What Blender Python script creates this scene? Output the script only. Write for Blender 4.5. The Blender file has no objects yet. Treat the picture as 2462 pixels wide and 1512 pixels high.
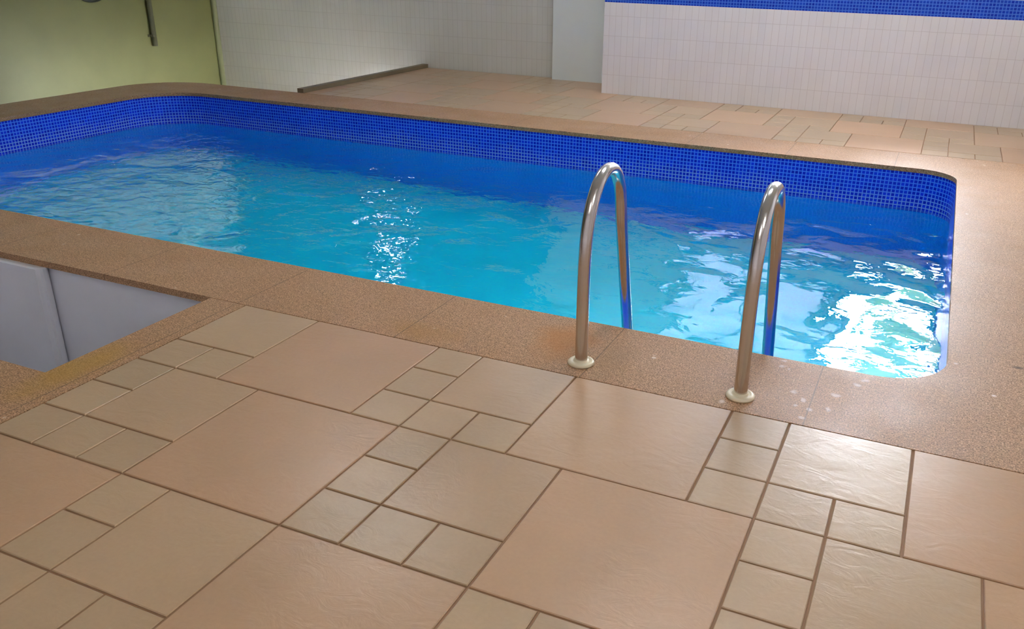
import bpy, bmesh, math, random
from mathutils import Matrix, Vector

S = bpy.context.scene
COL = S.collection
U = 1.0 / 6.0            # one small floor tile; all plans below are drawn in tiles

# ------------------------------------------------------------------ camera
cam_data = bpy.data.cameras.new('camera')
cam = bpy.data.objects.new('camera', cam_data)
COL.objects.link(cam)
S.camera = cam
RIGHT = Vector((0.9148527366, 0.4033327222, 0.0191620847))
DOWN = Vector((0.1736963689, -0.3502559054, -0.9204077206))
FWD = Vector((-0.3645189181, 0.8453659065, -0.3904900029))
m = Matrix((RIGHT, -DOWN, -FWD)).transposed().to_4x4()
m.translation = Vector((13.42009, -13.58571, 7.46867)) * U
cam.matrix_world = m
cam_data.sensor_width = 36
cam_data.lens = 2074.97 * 36 / 2462
cam_data.shift_x = -107.16 / 2462
cam_data.clip_start = 0.05
cam_data.clip_end = 200

# ------------------------------------------------------------------ sky and exposure
world = bpy.data.worlds.new('world')
S.world = world
world.use_nodes = True
wn = world.node_tree
wn.nodes.clear()
wo = wn.nodes.new('ShaderNodeOutputWorld')
wb = wn.nodes.new('ShaderNodeBackground')
wb.inputs['Color'].default_value = (0.86, 0.88, 1.0, 1)
wb.inputs['Strength'].default_value = 27.0
wn.links.new(wb.outputs[0], wo.inputs['Surface'])

S.view_settings.view_transform = 'Standard'
S.view_settings.look = 'None'
S.view_settings.gamma = 1.0
S.view_settings.use_curve_mapping = False
S.view_settings.exposure = 1.5

S.cycles.max_bounces = 12
S.cycles.diffuse_bounces = 6
S.cycles.glossy_bounces = 6
S.cycles.transmission_bounces = 10
S.cycles.transparent_max_bounces = 12
S.cycles.sample_clamp_indirect = 30.0
S.cycles.caustics_refractive = True
S.cycles.caustics_reflective = True
S.cycles.blur_glossy = 0.3
S.cycles.use_denoising = True

# ------------------------------------------------------------------ plan (in tiles)
PX0, PX1, PY0, PY1 = -25.0, 14.45, 2.55, 21.75     # pool opening
ZW = -1.58                                           # water level
XL, XR = -36.2, 26.0                                 # left and right walls
YB, YR, YF = 37.3, 33.0, -24.0                       # back wall, nearer right part, wall behind camera
ZC, ZL = 17.0, -9.0                                  # ceiling, lower floor
XP0, XP1, YP = -8.86, -4.2, 36.6                     # smooth pier
XD = -18.6                                           # left end of far deck

# ------------------------------------------------------------------ material helpers
class NT:
    def __init__(self, name):
        self.m = bpy.data.materials.new(name)
        self.m.use_nodes = True
        self.t = self.m.node_tree
        self.b = self.t.nodes['Principled BSDF']
    def n(self, typ, **kw):
        x = self.t.nodes.new('ShaderNode' + typ)
        for k, v in kw.items():
            if k.startswith('i_'):
                x.inputs[k[2:].replace('_', ' ')].default_value = v
            else:
                setattr(x, k, v)
        return x
    def l(self, a, b):
        self.t.links.new(a, b)
    def set(self, **kw):
        for k, v in kw.items():
            self.b.inputs[k.replace('_', ' ')].default_value = v
    def obj(self):
        return self.n('TexCoord').outputs['Object']
    def uv(self):
        return self.n('TexCoord').outputs['UV']
    def noise(self, vec, scale, detail=3, rough=0.55, dist=0.0):
        x = self.n('TexNoise')
        x.inputs['Scale'].default_value = scale
        x.inputs['Detail'].default_value = detail
        x.inputs['Roughness'].default_value = rough
        x.inputs['Distortion'].default_value = dist
        self.l(vec, x.inputs['Vector'])
        return x.outputs['Fac']
    def ramp(self, fac, stops, interp='LINEAR'):
        x = self.n('ValToRGB')
        r = x.color_ramp
        r.interpolation = interp
        while len(r.elements) < len(stops):
            r.elements.new(0.5)
        for e, (p, c) in zip(r.elements, stops):
            e.position = p
            e.color = c if len(c) == 4 else (*c, 1)
        self.l(fac, x.inputs[0])
        return x.outputs['Color']
    def mix(self, fac, a, b, blend='MIX'):
        x = self.n('Mix', data_type='RGBA', blend_type=blend)
        for v, s in ((fac, x.inputs[0]), (a, x.inputs[6]), (b, x.inputs[7])):
            if hasattr(v, 'links'):
                self.l(v, s)
            elif isinstance(v, (int, float)):
                s.default_value = v
            else:
                s.default_value = (*v, 1)
        return x.outputs[2]
    def math(self, op, a, b=0.0, clamp=False):
        x = self.n('Math', operation=op, use_clamp=clamp)
        for v, s in ((a, x.inputs[0]), (b, x.inputs[1])):
            if hasattr(v, 'links'):
                self.l(v, s)
            else:
                s.default_value = v
        return x.outputs[0]
    def sep(self, vec):
        x = self.n('SeparateXYZ')
        self.l(vec, x.inputs[0])
        return x.outputs
    def scale(self, vec, s):
        x = self.n('Mapping')
        x.inputs['Scale'].default_value = s
        self.l(vec, x.inputs['Vector'])
        return x.outputs[0]
    def bump(self, h, strength, dist):
        x = self.n('Bump')
        x.inputs['Strength'].default_value = strength
        x.inputs['Distance'].default_value = dist
        self.l(h, x.inputs['Height'])
        self.l(x.outputs[0], self.b.inputs['Normal'])
        return x
    def brick(self, vec, w, h, mortar, c1, c2, cm, smooth=0.1):
        x = self.n('TexBrick', offset=0.0, squash=1.0)
        x.inputs['Color1'].default_value = (*c1, 1)
        x.inputs['Color2'].default_value = (*c2, 1)
        x.inputs['Mortar'].default_value = (*cm, 1)
        x.inputs['Scale'].default_value = 1.0
        x.inputs['Mortar Size'].default_value = mortar
        x.inputs['Mortar Smooth'].default_value = smooth
        x.inputs['Brick Width'].default_value = w
        x.inputs['Row Height'].default_value = h
        self.l(vec, x.inputs['Vector'])
        return x

def srgb(r, g, b):
    f = lambda c: ((c / 255 + 0.055) / 1.055) ** 2.4 if c > 10 else c / 255 / 12.92
    return (f(r), f(g), f(b))

def plain(name, col, rough=0.5, metal=0.0, spec=0.5, mottle=0.0):
    q = NT(name)
    q.set(Roughness=rough, Metallic=metal)
    q.b.inputs['Specular IOR Level'].default_value = spec
    n = q.noise(q.obj(), 3.0, 4)
    lo = tuple(c * (1 - mottle) for c in col)
    hi = tuple(min(1, c * (1 + mottle)) for c in col)
    q.l(q.ramp(n, [(0.3, lo), (0.7, hi)]), q.b.inputs['Base Color'])
    return q.m

# granite of coping and borders
def granite():
    q = NT('speckled_granite')
    o = q.obj()
    fine = q.noise(o, 210, 3, 0.7)
    mid = q.noise(o, 60, 3, 0.6)
    big = q.noise(o, 3.2, 3)
    base = q.ramp(fine, [(0.36, srgb(88, 70, 50)), (0.46, srgb(170, 137, 104)), (0.56, srgb(192, 155, 120)), (0.68, srgb(226, 198, 168))])
    tint = q.ramp(mid, [(0.35, (0.78, 0.74, 0.70)), (0.65, (1.08, 1.04, 1.0))])
    c = q.mix(0.9, base, tint, 'MULTIPLY')
    t2 = q.ramp(big, [(0.3, (0.93, 0.88, 0.80)), (0.7, (1.0, 0.97, 0.95))])
    c = q.mix(1.0, c, t2, 'MULTIPLY')
    # pale mineral flakes
    v = q.n('TexVoronoi', feature='F1')
    v.inputs['Scale'].default_value = 16
    q.l(o, v.inputs['Vector'])
    fl = q.ramp(v.outputs['Distance'], [(0.10, (1, 1, 1)), (0.16, (0, 0, 0))])
    pick = q.ramp(q.noise(o, 7, 2), [(0.60, (0, 0, 0)), (0.66, (1, 1, 1))])
    c = q.mix(q.math('MULTIPLY', q.math('MULTIPLY', fl, pick), 0.8), c, srgb(225, 205, 185))
    # rust stain beside the first rail and near the corner of the pit
    def spot(x, y, rx, ry, col, amount, c, ns=9, na=1.1):
        xyz = q.sep(o)
        dx = q.math('DIVIDE', q.math('SUBTRACT', xyz[0], x * U), rx * U)
        dy = q.math('DIVIDE', q.math('SUBTRACT', xyz[1], y * U), ry * U)
        d = q.math('SQRT', q.math('ADD', q.math('MULTIPLY', dx, dx), q.math('MULTIPLY', dy, dy)))
        d = q.math('ADD', d, q.math('MULTIPLY', q.math('SUBTRACT', q.noise(o, ns, 4), 0.5), na))
        f = q.ramp(d, [(0.35, (1, 1, 1)), (1.05, (0, 0, 0))])
        return q.mix(q.math('MULTIPLY', f, amount), c, col)
    c = spot(7.15, 1.35, 0.75, 1.15, srgb(176, 112, 40), 0.62, c)
    c = spot(4.2, 0.5, 1.2, 0.5, srgb(165, 120, 60), 0.4, c)
    c = spot(-0.6, -3.8, 0.6, 1.5, srgb(170, 130, 30), 0.5, c)
    c = spot(8.4, 1.1, 0.5, 1.0, srgb(140, 112, 80), 0.35, c)
    # small pale irregular marks beside the second rail
    for (x, y, a, b) in ((11.84, 1.17, 0.08, 0.11), (12.08, 0.93, 0.05, 0.08), (12.23, 0.61, 0.06, 0.08), (11.98, 0.66, 0.04, 0.06), (11.47, 2.18, 0.08, 0.07), (11.62, 2.11, 0.03, 0.05), (11.49, 2.44, 0.09, 0.06), (10.74, 0.23, 0.07, 0.10), (12.59, 1.39, 0.09, 0.11), (12.90, 2.00, 0.08, 0.09), (12.53, 0.76, 0.07, 0.10), (12.14, 0.27, 0.08, 0.07), (13.02, 2.25, 0.09, 0.09), ):
        c = spot(x, y, a, b, srgb(226, 204, 184), 0.7, c, 45, 2.6)
    c = spot(15.74, 4.18, 0.16, 0.1, srgb(70, 55, 45), 0.8, c)
    # slab joints
    xyz = q.sep(o)
    fx = q.math('FRACT', q.math('DIVIDE', q.math('ADD', xyz[0], (8.3 * 5 - 12.2) * U), 4.15 * U))
    j = q.math('LESS_THAN', fx, 0.006)
    left = q.math('LESS_THAN', xyz[0], 12.4 * U)
    inside = q.math('GREATER_THAN', xyz[0], -24.0 * U)
    j = q.math('MULTIPLY', q.math('MULTIPLY', j, left), inside)
    c = q.mix(q.math('MULTIPLY', j, 0.6), c, srgb(95, 78, 62))
    q.l(c, q.b.inputs['Base Color'])
    q.l(q.ramp(q.noise(o, 5, 3), [(0.3, (0.42, 0.42, 0.42)), (0.7, (0.55, 0.55, 0.55))]), q.b.inputs['Roughness'])
    q.b.inputs['Specular IOR Level'].default_value = 0.2
    q.bump(fine, 0.25, 0.0012)
    return q.m

def floor_tile():
    q = NT('beige_slate_tile')
    o = q.obj()
    at = q.n('Attribute', attribute_name='tone')
    tone = q.sep(at.outputs['Color'])
    c = q.ramp(tone[0], [(0.0, srgb(184, 156, 122)), (0.5, srgb(190, 156, 122)), (1.0, srgb(195, 155, 119))])
    mott = q.ramp(q.noise(o, 2.6, 4, 0.6), [(0.3, (0.90, 0.91, 0.89)), (0.7, (1.0, 0.99, 0.985))])
    c = q.mix(1.0, c, mott, 'MULTIPLY')
    fine = q.ramp(q.noise(o, 90, 3), [(0.3, (0.965, 0.965, 0.965)), (0.7, (1.02, 1.02, 1.02))])
    c = q.mix(1.0, c, fine, 'MULTIPLY')
    v = q.math('ADD', q.math('MULTIPLY', tone[1], 0.10), 0.93)
    cc = q.n('CombineColor')
    for i in range(3):
        q.l(v, cc.inputs[i])
    c = q.mix(1.0, c, cc.outputs[0], 'MULTIPLY')
    q.l(c, q.b.inputs['Base Color'])
    q.set(Roughness=0.29)
    q.b.inputs['Specular IOR Level'].default_value = 0.55
    # riven slate relief, turned differently on every tile
    vo = q.n('VectorMath', operation='ADD')
    q.l(o, vo.inputs[0])
    sc = q.n('VectorMath', operation='SCALE')
    q.l(at.outputs['Color'], sc.inputs[0])
    sc.inputs['Scale'].default_value = 9.0
    q.l(sc.outputs[0], vo.inputs[1])
    st = q.scale(vo.outputs[0], (1.0, 1.7, 1.0))
    h = q.noise(st, 11, 5, 0.6, 1.4)
    h2 = q.noise(st, 3.0, 3, 0.5, 0.8)
    q.bump(q.math('ADD', q.math('MULTIPLY', h, 0.55), h2), 0.4, 0.005)
    return q.m

def mosaic(name, p, c1, c2, cg, mortar=0.022, rough=0.12, pale_joints=False):
    q = NT(name)
    uv = q.uv()
    b = q.brick(uv, p, p, mortar, c1, c2, cg, 0.15)
    c = b.outputs['Color']
    if pale_joints:
        # paler joints in a band just above the water line
        xyz = q.sep(uv)
        z = q.math('ADD', xyz[1], q.math('MULTIPLY', q.math('SUBTRACT', q.noise(q.scale(uv, (0.35, 0.1, 1)), 1.0, 3), 0.5), 1.3))
        f = q.ramp(q.math('MULTIPLY', q.math('ADD', z, 2.0), 0.5), [(0.12, (1, 1, 1)), (0.34, (1, 1, 1)), (0.56, (0, 0, 0))])
        f = q.math('MULTIPLY', f, b.outputs['Fac'])
        c = q.mix(q.math('MULTIPLY', f, 0.9), c, srgb(135, 175, 240))
    q.l(c, q.b.inputs['Base Color'])
    q.set(Roughness=rough)
    q.b.inputs['Specular IOR Level'].default_value = 0.25
    inv = q.math('SUBTRACT', 1.0, b.outputs['Fac'])
    q.bump(inv, 0.35, 0.0008)
    return q.m

def wall_tile(name, c1, c2, cg, w=0.353, h=1.035, mortar=0.011):
    q = NT(name)
    uv = q.uv()
    b = q.brick(uv, w, h, mortar, c1, c2, cg, 0.3)
    d = q.ramp(q.noise(q.scale(uv, (0.5, 0.2, 1)), 1.2, 3), [(0.3, (0.95, 0.95, 0.93)), (0.7, (1, 1, 1))])
    q.l(q.mix(1.0, b.outputs['Color'], d, 'MULTIPLY'), q.b.inputs['Base Color'])
    q.set(Roughness=0.28)
    q.bump(q.math('SUBTRACT', 1.0, b.outputs['Fac']), 0.3, 0.001)
    return q.m

def water_mat():
    q = NT('pool_water_surface')
    t = q.t
    t.nodes.remove(q.b)
    out = [n for n in t.nodes if n.type == 'OUTPUT_MATERIAL'][0]
    g = q.n('BsdfGlass')
    g.inputs['IOR'].default_value = 1.33
    g.inputs['Roughness'].default_value = 0.0
    g.inputs['Color'].default_value = (1, 1, 1, 1)
    o = q.obj()
    xyz = q.sep(o)
    a = q.noise(q.scale(o, (1.0, 0.9, 1.0)), 2.6, 1.5, 0.4, 0.5)        # slow swell
    b = q.noise(q.scale(o, (1.0, 1.3, 1.0)), 9.0, 3, 0.5, 0.4)         # ripples
    lf = q.ramp(q.math('ADD', q.math('MULTIPLY', xyz[0], -0.22), 0.35), [(0, (0, 0, 0)), (1, (1, 1, 1))])
    h = q.math('ADD', q.math('MULTIPLY', a, 1.0), q.math('MULTIPLY', b, q.math('ADD', q.math('MULTIPLY', lf, 0.30), 0.07)))
    bp = q.n('Bump')
    bp.inputs['Strength'].default_value = 1.0
    bp.inputs['Distance'].default_value = 0.036
    q.l(h, bp.inputs['Height'])
    q.l(bp.outputs[0], g.inputs['Normal'])
    q.l(g.outputs[0], out.inputs['Surface'])
    return q.m

def glass_mat():
    q = NT('clear_window_glass')
    t = q.t
    t.nodes.remove(q.b)
    out = [n for n in t.nodes if n.type == 'OUTPUT_MATERIAL'][0]
    tr = q.n('BsdfTransparent')
    gl = q.n('BsdfGlossy')
    gl.inputs['Roughness'].default_value = 0.02
    fr = q.n('Fresnel')
    fr.inputs['IOR'].default_value = 1.45
    mx = q.n('MixShader')
    q.l(fr.outputs[0], mx.inputs[0])
    q.l(tr.outputs[0], mx.inputs[1])
    q.l(gl.outputs[0], mx.inputs[2])
    q.l(mx.outputs[0], out.inputs['Surface'])
    return q.m

def frosted_mat(name, col, part):
    q = NT(name)
    t = q.t
    t.nodes.remove(q.b)
    out = [n for n in t.nodes if n.type == 'OUTPUT_MATERIAL'][0]
    tr = q.n('BsdfTranslucent')
    tr.inputs['Color'].default_value = (*col, 1)
    df = q.n('BsdfDiffuse')
    df.inputs['Color'].default_value = (0.6, 0.65, 0.75, 1)
    mx = q.n('MixShader')
    mx.inputs[0].default_value = part
    q.l(tr.outputs[0], mx.inputs[1])
    q.l(df.outputs[0], mx.inputs[2])
    q.l(mx.outputs[0], out.inputs['Surface'])
    return q.m

def leaf_mat():
    q = NT('hedge_leaves')
    n = q.noise(q.obj(), 6, 5, 0.7)
    q.l(q.ramp(n, [(0.3, srgb(12, 35, 8)), (0.7, srgb(60, 100, 25))]), q.b.inputs['Base Color'])
    q.set(Roughness=0.6)
    return q.m

def lamp_mat(name, col, s):
    q = NT(name)
    q.b.inputs['Emission Color'].default_value = (*col, 1)
    q.b.inputs['Emission Strength'].default_value = s
    q.b.inputs['Base Color'].default_value = (0.9, 0.9, 0.9, 1)
    return q.m

def brushed():
    q = NT('stainless_steel')
    q.b.inputs['Base Color'].default_value = (0.62, 0.59, 0.56, 1)
    q.set(Metallic=1.0)
    q.l(q.ramp(q.noise(q.scale(q.obj(), (8, 8, 60)), 3, 3), [(0.3, (0.16, 0.16, 0.16)), (0.7, (0.24, 0.24, 0.24))]), q.b.inputs['Roughness'])
    return q.m

M = {}
M['granite'] = granite()
M['tile'] = floor_tile()
M['grout'] = plain('floor_grout', srgb(148, 114, 84), 0.8, mottle=0.08)
M['mosaic'] = mosaic('blue_pool_mosaic', 0.1497, srgb(0, 22, 200), srgb(6, 52, 236), srgb(78, 142, 254), 0.020, rough=0.34, pale_joints=True)
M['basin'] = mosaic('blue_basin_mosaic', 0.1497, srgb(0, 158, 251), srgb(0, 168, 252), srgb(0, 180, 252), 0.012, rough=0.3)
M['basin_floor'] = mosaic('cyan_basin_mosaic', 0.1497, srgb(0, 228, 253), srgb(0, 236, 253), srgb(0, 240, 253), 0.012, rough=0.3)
M['wall_mosaic'] = mosaic('blue_wall_mosaic', 0.1497, srgb(8, 44, 175), srgb(20, 72, 195), srgb(75, 122, 220), 0.020, rough=0.3)
M['white_tile'] = wall_tile('white_wall_tile', srgb(226, 222, 226), srgb(230, 226, 229), srgb(206, 198, 200))
M['white_tile_back'] = wall_tile('white_back_wall_tile', srgb(210, 209, 201), srgb(213, 211, 204), srgb(197, 194, 186), mortar=0.016)
M['plaster'] = plain('smooth_white_plaster', srgb(222, 228, 226), 0.5, mottle=0.02)
M['yellow'] = plain('yellow_green_paint', srgb(122, 124, 76), 0.5, mottle=0.05)
M['shell'] = plain('white_painted_concrete', srgb(225, 225, 230), 0.6, mottle=0.04)
M['ceiling'] = plain('white_ceiling_paint', srgb(225, 222, 214), 0.7, mottle=0.02)
M['steel'] = brushed()
M['cream'] = plain('cream_plastic', srgb(222, 210, 178), 0.4, mottle=0.04)
M['water'] = water_mat()
M['glass'] = glass_mat()
M['frost'] = frosted_mat('frosted_window_glass', (0.30, 0.32, 0.37), 0.1)
M['curb'] = plain('dark_stone_curb', srgb(120, 108, 84), 0.5, mottle=0.12)
M['frost_added'] = frosted_mat('added_window_glass', (0.07, 0.065, 0.065), 0.2)  # pane of the added side window
M['blind'] = frosted_mat('closed_window_blind', (0.135, 0.137, 0.115), 0.3)
M['frame'] = plain('window_frame_metal', srgb(70, 75, 85), 0.4, 0.3)
M['leaf'] = leaf_mat()
M['bead'] = plain('pale_green_paint', srgb(140, 144, 104), 0.5)
M['earth'] = plain('garden_earth', srgb(120, 130, 90), 0.9, mottle=0.2)
M['pipe'] = plain('grey_pipe_plastic', srgb(92, 92, 68), 0.5, mottle=0.05)
M['cable'] = plain('dark_rubber', srgb(50, 52, 36), 0.5)
M['rubber'] = plain('black_rubber', srgb(25, 25, 25), 0.6)
M['fill_panel'] = lamp_mat('added_light_panel', (0.95, 0.97, 1.0), 6.2)  # glow of the added ceiling panels
M['bulb'] = lamp_mat('lit_bulb', (1.0, 0.9, 0.95), 40.0)

# ------------------------------------------------------------------ mesh helpers (coordinates in tiles)
def link(name, bm, mat, parent=None, smooth=False):
    me = bpy.data.meshes.new(name)
    for v in bm.verts:
        v.co *= U
    bm.normal_update()
    bm.to_mesh(me)
    bm.free()
    mats = mat if isinstance(mat, (list, tuple)) else [mat]
    for x in mats:
        me.materials.append(x)
    if smooth:
        for p in me.polygons:
            p.use_smooth = True
    o = bpy.data.objects.new(name, me)
    COL.objects.link(o)
    if parent:
        o.parent = parent
        o.matrix_parent_inverse = parent.matrix_world.inverted()
    return o

def struct(o):
    o['kind'] = 'structure'
    return o

def tag(o, label, cat, group=None):
    o['label'] = label
    o['category'] = cat
    if group:
        o['group'] = group
    return o

def empty(name, loc=(0, 0, 0)):
    o = bpy.data.objects.new(name, None)
    o.location = Vector(loc) * U
    o.empty_display_size = 0.1
    COL.objects.link(o)
    bpy.context.view_layer.update()
    return o

def box(bm, x0, x1, y0, y1, z0, z1, mat=0):
    v = [bm.verts.new(p) for p in ((x0, y0, z0), (x1, y0, z0), (x1, y1, z0), (x0, y1, z0), (x0, y0, z1), (x1, y0, z1), (x1, y1, z1), (x0, y1, z1))]
    for f in ((3, 2, 1, 0), (4, 5, 6, 7), (0, 1, 5, 4), (1, 2, 6, 5), (2, 3, 7, 6), (3, 0, 4, 7)):
        bm.faces.new([v[i] for i in f]).material_index = mat

def wall_uv(bm):
    # u runs along the wall, v is height (both in tiles); floors use x, y
    bm.normal_update()
    l = bm.loops.layers.uv.verify()
    for f in bm.faces:
        n = f.normal
        for lp in f.loops:
            c = lp.vert.co
            if abs(n.z) > 0.7:
                lp[l].uv = (c.x, c.y)
            elif abs(n.y) > abs(n.x):
                lp[l].uv = (c.x, c.z)
            else:
                lp[l].uv = (c.y, c.z)

def boxes(name, lst, mat, parent=None, bevel=0.0):
    bm = bmesh.new()
    for b in lst:
        box(bm, *b)
    if bevel:
        bmesh.ops.bevel(bm, geom=bm.edges[:], offset=bevel, segments=2, affect='EDGES')
    wall_uv(bm)
    return link(name, bm, mat, parent)

def rounded(x0, x1, y0, y1, r, n=10):
    # r = radius at (x0,y0), (x1,y0), (x1,y1), (x0,y1); counter-clockwise outline
    pts = []
    for (cx, cy, a0, rr) in ((x0, y0, 180, r[0]), (x1, y0, 270, r[1]), (x1, y1, 0, r[2]), (x0, y1, 90, r[3])):
        ox = cx + (rr if cx == x0 else -rr)
        oy = cy + (rr if cy == y0 else -rr)
        for i in range(n + 1):
            a = math.radians(a0 + 90 * i / n)
            pts.append((ox + rr * math.cos(a), oy + rr * math.sin(a)))
    return pts

def skirt(bm, pts, levels):
    # vertical wall following a closed outline, facing inward, u = arc length
    l = bm.loops.layers.uv.verify()
    n = len(pts)
    arc = [0.0]
    for i in range(n):
        a, b = pts[i], pts[(i + 1) % n]
        arc.append(arc[-1] + math.hypot(b[0] - a[0], b[1] - a[1]))
    rows = [[bm.verts.new((x, y, z)) for x, y in pts] for z in levels]
    for k in range(len(levels) - 1):
        for i in range(n):
            j = (i + 1) % n
            if arc[i + 1] - arc[i] < 1e-6:
                continue
            f = bm.faces.new((rows[k][i], rows[k][j], rows[k + 1][j], rows[k + 1][i]))
            for lp, uvv in zip(f.loops, ((arc[i], levels[k]), (arc[i + 1], levels[k]), (arc[i + 1], levels[k + 1]), (arc[i], levels[k + 1]))):
                lp[l].uv = uvv
    return rows

def tube(bm, pts, r, n=16, cap=True, squash=1.0):
    rings = []
    up = None
    for i, p in enumerate(pts):
        p = Vector(p)
        a = Vector(pts[max(i - 1, 0)])
        b = Vector(pts[min(i + 1, len(pts) - 1)])
        t = (b - a).normalized()
        if up is None:
            up = Vector((1, 0, 0)) if abs(t.x) < 0.9 else Vector((0, 0, 1))
        s = t.cross(up).normalized()
        up = s.cross(t).normalized()
        rings.append([bm.verts.new(p + (s * math.cos(2 * math.pi * k / n) + up * math.sin(2 * math.pi * k / n)) * r) for k in range(n)])
    for i in range(len(rings) - 1):
        for k in range(n):
            bm.faces.new((rings[i][k], rings[i][(k + 1) % n], rings[i + 1][(k + 1) % n], rings[i + 1][k]))
    if cap:
        bm.faces.new(rings[0][::-1])
        bm.faces.new(rings[-1])

def lathe(bm, prof, cx, cy, n=40):
    rings = [[bm.verts.new((cx + r * math.cos(2 * math.pi * k / n), cy + r * math.sin(2 * math.pi * k / n), z)) for k in range(n)] for r, z in prof]
    for i in range(len(rings) - 1):
        for k in range(n):
            bm.faces.new((rings[i][k], rings[i][(k + 1) % n], rings[i + 1][(k + 1) % n], rings[i + 1][k]))
    bm.faces.new(rings[-1])
    bm.faces.new(rings[0][::-1])

def spline(pts, per=10):
    # Catmull-Rom through the points
    P = [Vector(p) for p in pts]
    P = [2 * P[0] - P[1]] + P + [2 * P[-1] - P[-2]]
    out = []
    for i in range(1, len(P) - 2):
        for k in range(per):
            t = k / per
            a, b, c, d = P[i - 1], P[i], P[i + 1], P[i + 2]
            out.append(0.5 * ((2 * b) + (c - a) * t + (2 * a - 5 * b + 4 * c - d) * t * t + (3 * b - a - 3 * c + d) * t ** 3))
    out.append(P[-2])
    return out

# ------------------------------------------------------------------ tiled floor
random.seed(4)
def pattern(period_rows, x_lo, x_hi):
    """modular pattern: bands of three rows; each band repeats 1-wide column, 2x2, 3x3"""
    out = []
    for row, (start, flip) in period_rows:
        x = start
        while x > x_lo:
            x -= 6
        while x < x_hi:
            for k in range(3):
                out.append((x, row + k, 1))
            if flip:
                out += [(x + 1, row + 1, 2), (x + 1, row, 1), (x + 2, row, 1)]
            else:
                out += [(x + 1, row, 2), (x + 1, row + 2, 1), (x + 2, row + 2, 1)]
            out.append((x + 3, row, 3))
            x += 6
    return out

def tiled(bm, tiles, fx, fy, clip, joint=0.036, holes=()):
    col = bm.loops.layers.color.verify()
    x0c, x1c, y0c, y1c = clip
    for (c, r, s) in tiles:
        xa, xb = sorted((fx(c), fx(c + s)))
        ya, yb = sorted((fy(r), fy(r + s)))
        xa, xb, ya, yb = max(xa, x0c), min(xb, x1c), max(ya, y0c), min(yb, y1c)
        if xb - xa < 0.12 or yb - ya < 0.12:
            continue
        rects = [(xa, xb, ya, yb)]
        for (hx0, hx1, hy0, hy1) in holes:
            nxt = []
            for (a, b, c2, d) in rects:
                if a >= hx1 or b <= hx0 or c2 >= hy1 or d <= hy0:
                    nxt.append((a, b, c2, d))
                    continue
                if a < hx0: nxt.append((a, hx0, c2, d))
                if b > hx1: nxt.append((hx1, b, c2, d))
                ma, mb = max(a, hx0), min(b, hx1)
                if c2 < hy0: nxt.append((ma, mb, c2, hy0))
                if d > hy1: nxt.append((ma, mb, hy1, d))
            rects = nxt
        tone = (min(1, max(0, {1: 0.15, 2: 0.45, 3: 0.9}[s] + random.uniform(-0.15, 0.15))), random.random(), random.random(), 1)
        g = joint / 2
        e = 0.012
        for (a, b, c2, d) in rects:
            if b - a < 0.12 or d - c2 < 0.12:
                continue
            a += g; b -= g; c2 += g; d -= g
            lo = [bm.verts.new(p) for p in ((a, c2, -0.05), (b, c2, -0.05), (b, d, -0.05), (a, d, -0.05))]
            mid = [bm.verts.new(p) for p in ((a, c2, -e), (b, c2, -e), (b, d, -e), (a, d, -e))]
            top = [bm.verts.new(p) for p in ((a + e, c2 + e, 0), (b - e, c2 + e, 0), (b - e, d - e, 0), (a + e, d - e, 0))]
            fs = [bm.faces.new(top)]
            for i in range(4):
                j = (i + 1) % 4
                fs.append(bm.faces.new((mid[i], mid[j], top[j], top[i])))
                fs.append(bm.faces.new((lo[i], lo[j], mid[j], mid[i])))
            for f in fs:
                for lp in f.loops:
                    lp[col] = tone

def slab(bm, x0, x1, y0, y1, top, bot):
    box(bm, x0, x1, y0, y1, bot, top, 1)

# near deck: rows count towards the camera from y = 0; pit and its granite border cut out of it
PIT = (-9.5, -1.0, -4.2, -0.25)
bm = bmesh.new()
near = pattern([(0, (5, False)), (3, (6, False)), (6, (3, False)), (9, (4, False)), (12, (1, False)), (15, (2, False)), (18, (5, False)), (21, (6, False))], XL - 1, XR + 1)
tiled(bm, near, lambda c: float(c), lambda r: -float(r), (XL, XR, YF, 0.0), holes=[(-11.0, 0.0, -6.0, 0.0)])
slab(bm, 0.0, XR, YF, 0.0, -0.03, -0.9)
slab(bm, XL, -11.0, YF, 0.0, -0.03, -0.9)
slab(bm, -11.0, 0.0, YF, -6.0, -0.03, -0.9)
# right of the pool, past the wide coping
right = pattern([(-3 - 3 * k, ((5 + 2 * k) % 6, False)) for k in range(0, 13)], 15, XR + 1)
tiled(bm, right, lambda c: float(c), lambda r: -float(r), (20.0, XR, 0.0, 24.55))
slab(bm, 20.0, XR, 0.0, 24.55, -0.03, -0.9)
# far deck
far = pattern([(0, (7, True)), (3, (6, True)), (6, (9, True)), (9, (8, True)), (12, (7, True))], -26, XR + 1)
tiled(bm, far, lambda c: c * 1.015 - 0.15, lambda r: 24.60 + r * 1.05, (XD + 0.4, XR, 24.55, 37.2))
slab(bm, XD, XR, 24.55, 37.3, -0.03, -0.9)
# strip along the left wall side of the near deck is closed by the lower floor
floor = struct(link('floor', bm, [M['tile'], M['grout']]))
# the colour layer keeps its own name
lay = floor.data.color_attributes
if len(lay):
    lay[0].name = 'tone'

lower = struct(boxes('floor_lower', [(XL, XR, YF, YB, ZL - 0.5, ZL)], M['shell']))

# ------------------------------------------------------------------ walls
def sheet_wall(name, lst, mats):
    bm = bmesh.new()
    for (b, mi) in lst:
        box(bm, *b, mi)
    wall_uv(bm)
    return struct(link(name, bm, mats))

ZB0, ZB1 = 4.84, 5.7
WM = [M['white_tile'], M['wall_mosaic'], M['plaster'], M['yellow'], M['mosaic'], M['white_tile_back']]
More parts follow.
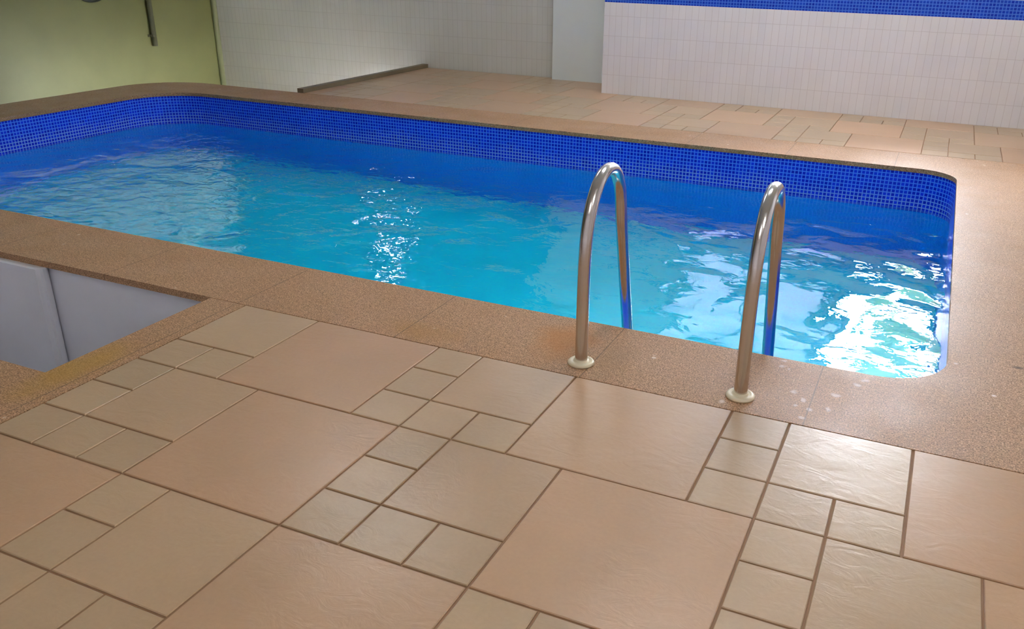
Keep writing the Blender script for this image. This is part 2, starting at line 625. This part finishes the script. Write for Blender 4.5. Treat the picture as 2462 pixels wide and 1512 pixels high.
# back wall: tiled to the band, blue mosaic above it
sheet_wall('wall_back', [((XL, XP1 + 0.3, YB, YB + 0.8, ZL, ZB0), 5), ((XL, XP1 + 0.3, YB, YB + 0.8, ZB0, ZC), 1)], WM)
# smooth pier
sheet_wall('wall_pier', [((XP0, XP1 + 0.1, YP, YB, -0.03, ZC), 2)], WM)
# nearer wall with window openings
WX = [(0.6, 9.6), (10.0, 15.3)]
WZ0, WZ1 = 6.0, 14.5
parts = [((XP1, XR, YR, YR + 0.9, -0.03, ZB0), 0), ((XP1, XR, YR, YR + 0.9, ZB0, ZB1), 1), ((XP1, XR, YR, YR + 0.9, ZB1, WZ0), 2), ((XP1, XR, YR, YR + 0.9, WZ1, ZC), 2)]
xs = [XP1] + [v for w in WX for v in w] + [XR]
for i in range(0, len(xs), 2):
    parts.append(((xs[i], xs[i + 1], YR, YR + 0.9, WZ0, WZ1), 2))
parts.append(((XP1, XP1 + 0.8, YR + 0.9, YB + 0.8, -0.03, ZC), 0))
sheet_wall('wall_right_back', parts, WM)
LWN = (14.0, 36.8, 4.5, 13.0)
sheet_wall('wall_left', [((XL - 0.8, XL, YF - 0.8, YB + 0.8, ZL, LWN[2]), 3), ((XL - 0.8, XL, YF - 0.8, YB + 0.8, LWN[3], ZC), 3),
                         ((XL - 0.8, XL, YF - 0.8, LWN[0], LWN[2], LWN[3]), 3), ((XL - 0.8, XL, LWN[1], YB + 0.8, LWN[2], LWN[3]), 3)], WM)
# right wall with an opening for the added side window
RW = (23.0, 31.0, 3.0, 12.0)
sheet_wall('wall_right', [((XR, XR + 0.8, YF - 0.8, YR + 0.9, ZL, RW[2]), 0), ((XR, XR + 0.8, YF - 0.8, YR + 0.9, RW[3], ZC), 0),
                          ((XR, XR + 0.8, YF - 0.8, RW[0], RW[2], RW[3]), 0), ((XR, XR + 0.8, RW[1], YR + 0.9, RW[2], RW[3]), 0)], WM)
sheet_wall('wall_front', [((XL, XR, YF - 0.8, YF, ZL, ZC), 0)], WM)
struct(boxes('ceiling', [(XL - 0.8, XR + 0.8, YF - 0.8, YB + 0.8, ZC, ZC + 0.6)], M['ceiling']))
# pale rounded bead in the back left corner
bm = bmesh.new()
tube(bm, [(XL + 0.12, YB - 0.12, ZL), (XL + 0.12, YB - 0.12, ZC)], 0.2, 14)
struct(link('trim_1', bm, M['bead'], smooth=True))

# windows
def window(name, x0, x1, z0, z1, y, pane_mat, mull):
    e = empty(name, ((x0 + x1) / 2, y, z0))
    struct(e)
    L = [(x0, x1, y, y + 0.3, z0, z0 + 0.25), (x0, x1, y, y + 0.3, z1 - 0.25, z1), (x0, x0 + 0.25, y, y + 0.3, z0, z1), (x1 - 0.25, x1, y, y + 0.3, z0, z1)]
    for mx in mull:
        L.append((mx - 0.12, mx + 0.12, y + 0.02, y + 0.28, z0, z1))
    boxes('window_frame', L, M['frame'], e)
    boxes('window_pane', [(x0 + 0.2, x1 - 0.2, y + 0.13, y + 0.16, z0 + 0.2, z1 - 0.2)], pane_mat, e)
window('window_1', *WX[0], WZ0, WZ1, YR + 0.4, M['frost'], [5.0])
window('window_2', *WX[1], WZ0, WZ1, YR + 0.4, M['glass'], [])
e = struct(empty('added_window', (XR, 27, RW[2])))  # unseen window, added to bring daylight onto the far right deck
boxes('window_frame', [(XR + 0.3, XR + 0.55, RW[0], RW[1], RW[2], RW[2] + 0.25), (XR + 0.3, XR + 0.55, RW[0], RW[1], RW[3] - 0.25, RW[3])] +
      [(XR + 0.3, XR + 0.55, y - 0.12, y + 0.12, RW[2], RW[3]) for y in (23.12, 27, 30.88)], M['frame'], e)
boxes('window_pane', [(XR + 0.42, XR + 0.45, RW[0], RW[1], RW[2], RW[3])], M['frost_added'], e)
# blinded window in the left wall
e = struct(empty('window_4', (XL, 27, LWN[2])))
boxes('window_frame', [(XL - 0.55, XL - 0.3, LWN[0], LWN[1], LWN[2], LWN[2] + 0.25), (XL - 0.55, XL - 0.3, LWN[0], LWN[1], LWN[3] - 0.25, LWN[3])] +
      [(XL - 0.55, XL - 0.3, y - 0.12, y + 0.12, LWN[2], LWN[3]) for y in (LWN[0] + 0.12, LWN[1] - 0.12)], M['plaster'], e)
boxes('window_blind', [(XL - 0.48, XL - 0.4, LWN[0], LWN[1], LWN[2], LWN[3])], M['blind'], e)

# ------------------------------------------------------------------ pool
pool = empty('swimming_pool', (-5.3, 12.1, 0))
tag(pool, 'sunken indoor swimming pool with rounded corners, blue mosaic lining and granite coping', 'swimming pool')
inner = rounded(PX0, PX1, PY0, PY1, (2.3, 1.35, 1.35, 2.6))
lip = 0.05
wallp = rounded(PX0 - lip, PX1 + lip, PY0 - lip, PY1 + lip, (2.35, 1.4, 1.4, 2.65))
# coping ring
outer = rounded(-28.2, 20.0, 0.0, 24.55, (3.2, 0.01, 0.01, 3.2))
TH = 0.17
bm = bmesh.new()
r_it = [bm.verts.new((x, y, 0)) for x, y in inner]
r_ot = [bm.verts.new((x, y, 0)) for x, y in outer]
r_ib = [bm.verts.new((x, y, -TH)) for x, y in inner]
r_ob = [bm.verts.new((x, y, -TH)) for x, y in outer]
n = len(inner)
for i in range(n):
    j = (i + 1) % n
    bm.faces.new((r_ot[i], r_ot[j], r_it[j], r_it[i]))
    bm.faces.new((r_it[i], r_it[j], r_ib[j], r_ib[i]))
    bm.faces.new((r_ob[i], r_ob[j], r_ot[j], r_ot[i]))
    bm.faces.new((r_ib[i], r_ib[j], r_ob[j], r_ob[i]))
link('coping', bm, M['granite'], pool)
# basin walls and floor
bm = bmesh.new()
rows = skirt(bm, wallp, [-TH + 0.0, ZW - 0.35])
link('mosaic_band', bm, M['mosaic'], pool)
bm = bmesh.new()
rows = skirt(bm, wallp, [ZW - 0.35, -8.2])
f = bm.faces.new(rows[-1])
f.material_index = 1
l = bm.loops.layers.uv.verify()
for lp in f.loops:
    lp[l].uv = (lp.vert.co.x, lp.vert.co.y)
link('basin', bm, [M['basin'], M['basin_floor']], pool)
# outer shell seen in the openings beside the pool
bm = bmesh.new()
sh = rounded(-27.9, 19.6, 0.16, 24.3, (3.0, 0.02, 0.02, 3.0))
skirt(bm, sh, [-TH, ZL])
link('pool_shell', bm, M['shell'], pool)
bm = bmesh.new()
box(bm, -9.5, -6.45, -0.22, 0.12, ZL, -TH)
bmesh.ops.bevel(bm, geom=[e for e in bm.edges if abs(e.verts[0].co.z - e.verts[1].co.z) > 1], offset=0.12, segments=4, affect='EDGES')
link('shell_buttress', bm, M['shell'], pool)

# water
bm = bmesh.new()
wp = rounded(PX0 - lip, PX1 + lip, PY0 - lip, PY1 + lip, (2.35, 1.4, 1.4, 2.65))
bm.faces.new([bm.verts.new((x, y, ZW)) for x, y in wp])
wobj = link('pool_water', bm, M['water'])
tag(wobj, 'clear rippled blue water filling the swimming pool', 'water')

# ------------------------------------------------------------------ pit border, shaft and far curb
boxes_g = [(-1.0, 0.0, -6.0, -0.02, -TH, 0.0), (-11.0, -1.0, -6.0, -4.2, -TH, 0.0), (-11.0, -9.5, -4.2, -0.02, -TH, 0.0)]
struct(boxes('trim_2', boxes_g, M['granite']))
struct(boxes('wall_pit', [(-1.0 + 0.05, -0.05, -6.0, -0.25, ZL, -TH), (-11.0, -0.95, -6.0, -4.25, ZL, -TH), (-11.0, -9.6, -4.25, -0.25, ZL, -TH)], M['shell']))
struct(boxes('trim_3', [(XD, XD + 0.4, 24.55, YB, -0.3, 0.22)], M['curb']))

# ------------------------------------------------------------------ pool ladder
R = 0.123
lad = empty('pool_ladder', (9.43, 0.6, 0))
tag(lad, 'stainless steel pool ladder with two arched handrails standing on granite coping', 'pool ladder')
def rail_pts(x, dx, base=(0.57, 0.0)):
    yz = [(0.57, 0.002), (0.57, 0.4), (0.57, 0.9), (0.57, 1.7), (0.60, 2.3), (0.70, 2.8), (0.92, 3.22), (1.22, 3.50), (1.58, 3.62), (1.96, 3.55), (2.27, 3.28), (2.45, 2.9), (2.58, 2.3), (2.78, 1.6), (3.06, 0.6), (3.32, -0.3), (3.6, -1.4), (3.72, -2.6), (3.72, -4.2), (3.72, -6.8)]
    out = []
    for y, z in yz:
        t = (y - 0.57) / 3.0
        out.append((x + dx * t, y, z))
    return out
for (x, dx, nm) in ((7.86, 0.0, 0), (11.0, 0.0, 1)):
    bm = bmesh.new()
    tube(bm, spline(rail_pts(x, dx), 8), R, 20)
    h = link('handrail', bm, M['steel'], lad, smooth=True)
    bm = bmesh.new()
    lathe(bm, [(0.26, 0.0), (0.265, 0.03), (0.24, 0.06), (0.19, 0.075), (0.175, 0.06), (0.15, 0.06), (0.14, 0.09), (0.126, 0.10)], x, 0.57)
    fl = link('flange', bm, M['cream'], lad, smooth=True)
    fl['label'] = 'cream plastic base ring'
for z in (-2.6, -4.2, -5.8):
    bm = bmesh.new()
    box(bm, 7.86, 11.0, 3.45, 3.95, z - 0.08, z + 0.08)
    bmesh.ops.bevel(bm, geom=bm.edges[:], offset=0.04, segments=2, affect='EDGES')
    link('tread', bm, M['steel'], lad)

# ------------------------------------------------------------------ things on the left wall
pp = empty('wall_pipe', (XL + 0.2, 31.3, 0.85))
tag(pp, 'thin grey pipe running down the yellow-green left wall and ending in mid-air', 'pipe')
bm = bmesh.new()
tube(bm, [(XL + 0.2, 31.33, 0.85), (XL + 0.2, 31.33, 8), (XL + 0.2, 31.33, 16.9)], 0.17, 14)
link('pipe_run', bm, M['pipe'], pp, smooth=True)
boxes('pipe_clip', [(XL, XL + 0.42, 31.08, 31.2, 1.45, 1.6), (XL, XL + 0.1, 31.0, 31.66, 1.45, 1.6)], M['pipe'], pp)
bm = bmesh.new()
cc = []
for k in range(65):
    a = 2 * math.pi * k / 64
    cc.append((XL + 0.12, 27.1 + 1.75 * math.sin(a), 5.6 - 1.74 * math.cos(a)))
tube(bm, cc, 0.07, 8, cap=False)
loop = link('hose_loop', bm, M['cable'], smooth=True)
tag(loop, 'thin dark loop hanging on the yellow-green wall left of the pipe, only its bottom showing', 'hose')

# ------------------------------------------------------------------ lamps: added ceiling fill and the wall lamp
def fill_light(x, y):  # unseen panels, added to brighten the water, decks and walls
    e = empty('added_ceiling_light', (x, y, ZC))
    boxes('housing', [(x - 3.6, x + 3.6, y - 0.9, y + 0.9, ZC - 0.25, ZC)], M['ceiling'], e)
    boxes('diffuser', [(x - 3.5, x + 3.5, y - 0.8, y + 0.8, ZC - 0.32, ZC - 0.25)], M['fill_panel'], e)
    return e
LW = [(-7, 13, 'above the middle of the pool'), (8, 9, 'above the right half of the pool'), (15, 26, 'above the right end of the far deck'), (6, 27, 'above the far deck between its middle and right end'), (-5, 29, 'above the far deck in front of the smooth pier'), (17, -9, 'above the near deck at the right'), (8, -15, 'above the near deck behind the camera')]
for x, y, w in LW:
    tag(fill_light(x, y), 'added out-of-view white rectangular ceiling light ' + w, 'ceiling light', 'added ceiling lights')
bm = bmesh.new()
bmesh.ops.create_uvsphere(bm, u_segments=20, v_segments=12, radius=0.22, matrix=Matrix.Translation((-22.3, YB - 0.35, 11.3)))
wl = empty('wall_lamp', (-22.3, YB, 11.3))
tag(wl, 'small lit wall lamp high on the blue back wall', 'lamp')
link('bulb', bm, M['bulb'], wl, smooth=True)
boxes('lamp_base', [(-22.75, -21.85, YB - 0.1, YB, 10.85, 11.75)], M['plaster'], wl)

# ------------------------------------------------------------------ outside the windows
struct(boxes('floor_garden', [(-30, 80, YB + 1.2, 120, -1.0, -0.5), (XP1 + 1.2, XR + 1.0, YR + 1.2, YB + 1.2, -1.0, -0.5), (XR + 1.0, 80, -60, YR + 1.2, -1.0, -0.5)], M['earth']))
def bush(x, y, z, r, seed, label):
    random.seed(seed)
    b = bmesh.new()
    bmesh.ops.create_icosphere(b, subdivisions=4, radius=r)
    for v in b.verts:
        d = v.co.normalized()
        k = 1 + 0.16 * math.sin(5 * d.x + seed) * math.cos(6 * d.y) + 0.10 * math.sin(13 * d.z + 7 * d.x) + random.uniform(-0.09, 0.09)
        v.co = Vector((d.x * r * k, d.y * r * k, d.z * r * k * 1.15))
    e = empty('garden_tree', (x, y, -0.5))
    for v in b.verts:
        v.co += Vector((x, y, z))
    link('foliage', b, M['leaf'], e, smooth=True)
    b = bmesh.new()
    tube(b, [(x, y, -0.5), (x + 0.2, y, z * 0.5), (x, y, z)], 0.45, 10)
    link('trunk', b, M['earth'], e, smooth=True)
    tag(e, label, 'tree')
bush(13.2, 58.0, 20.5, 2.2, 3, 'smaller green tree outside the clear back window')
bush(12.6, 70.0, 33.0, 3.6, 8, 'taller green tree outside the clear back window')
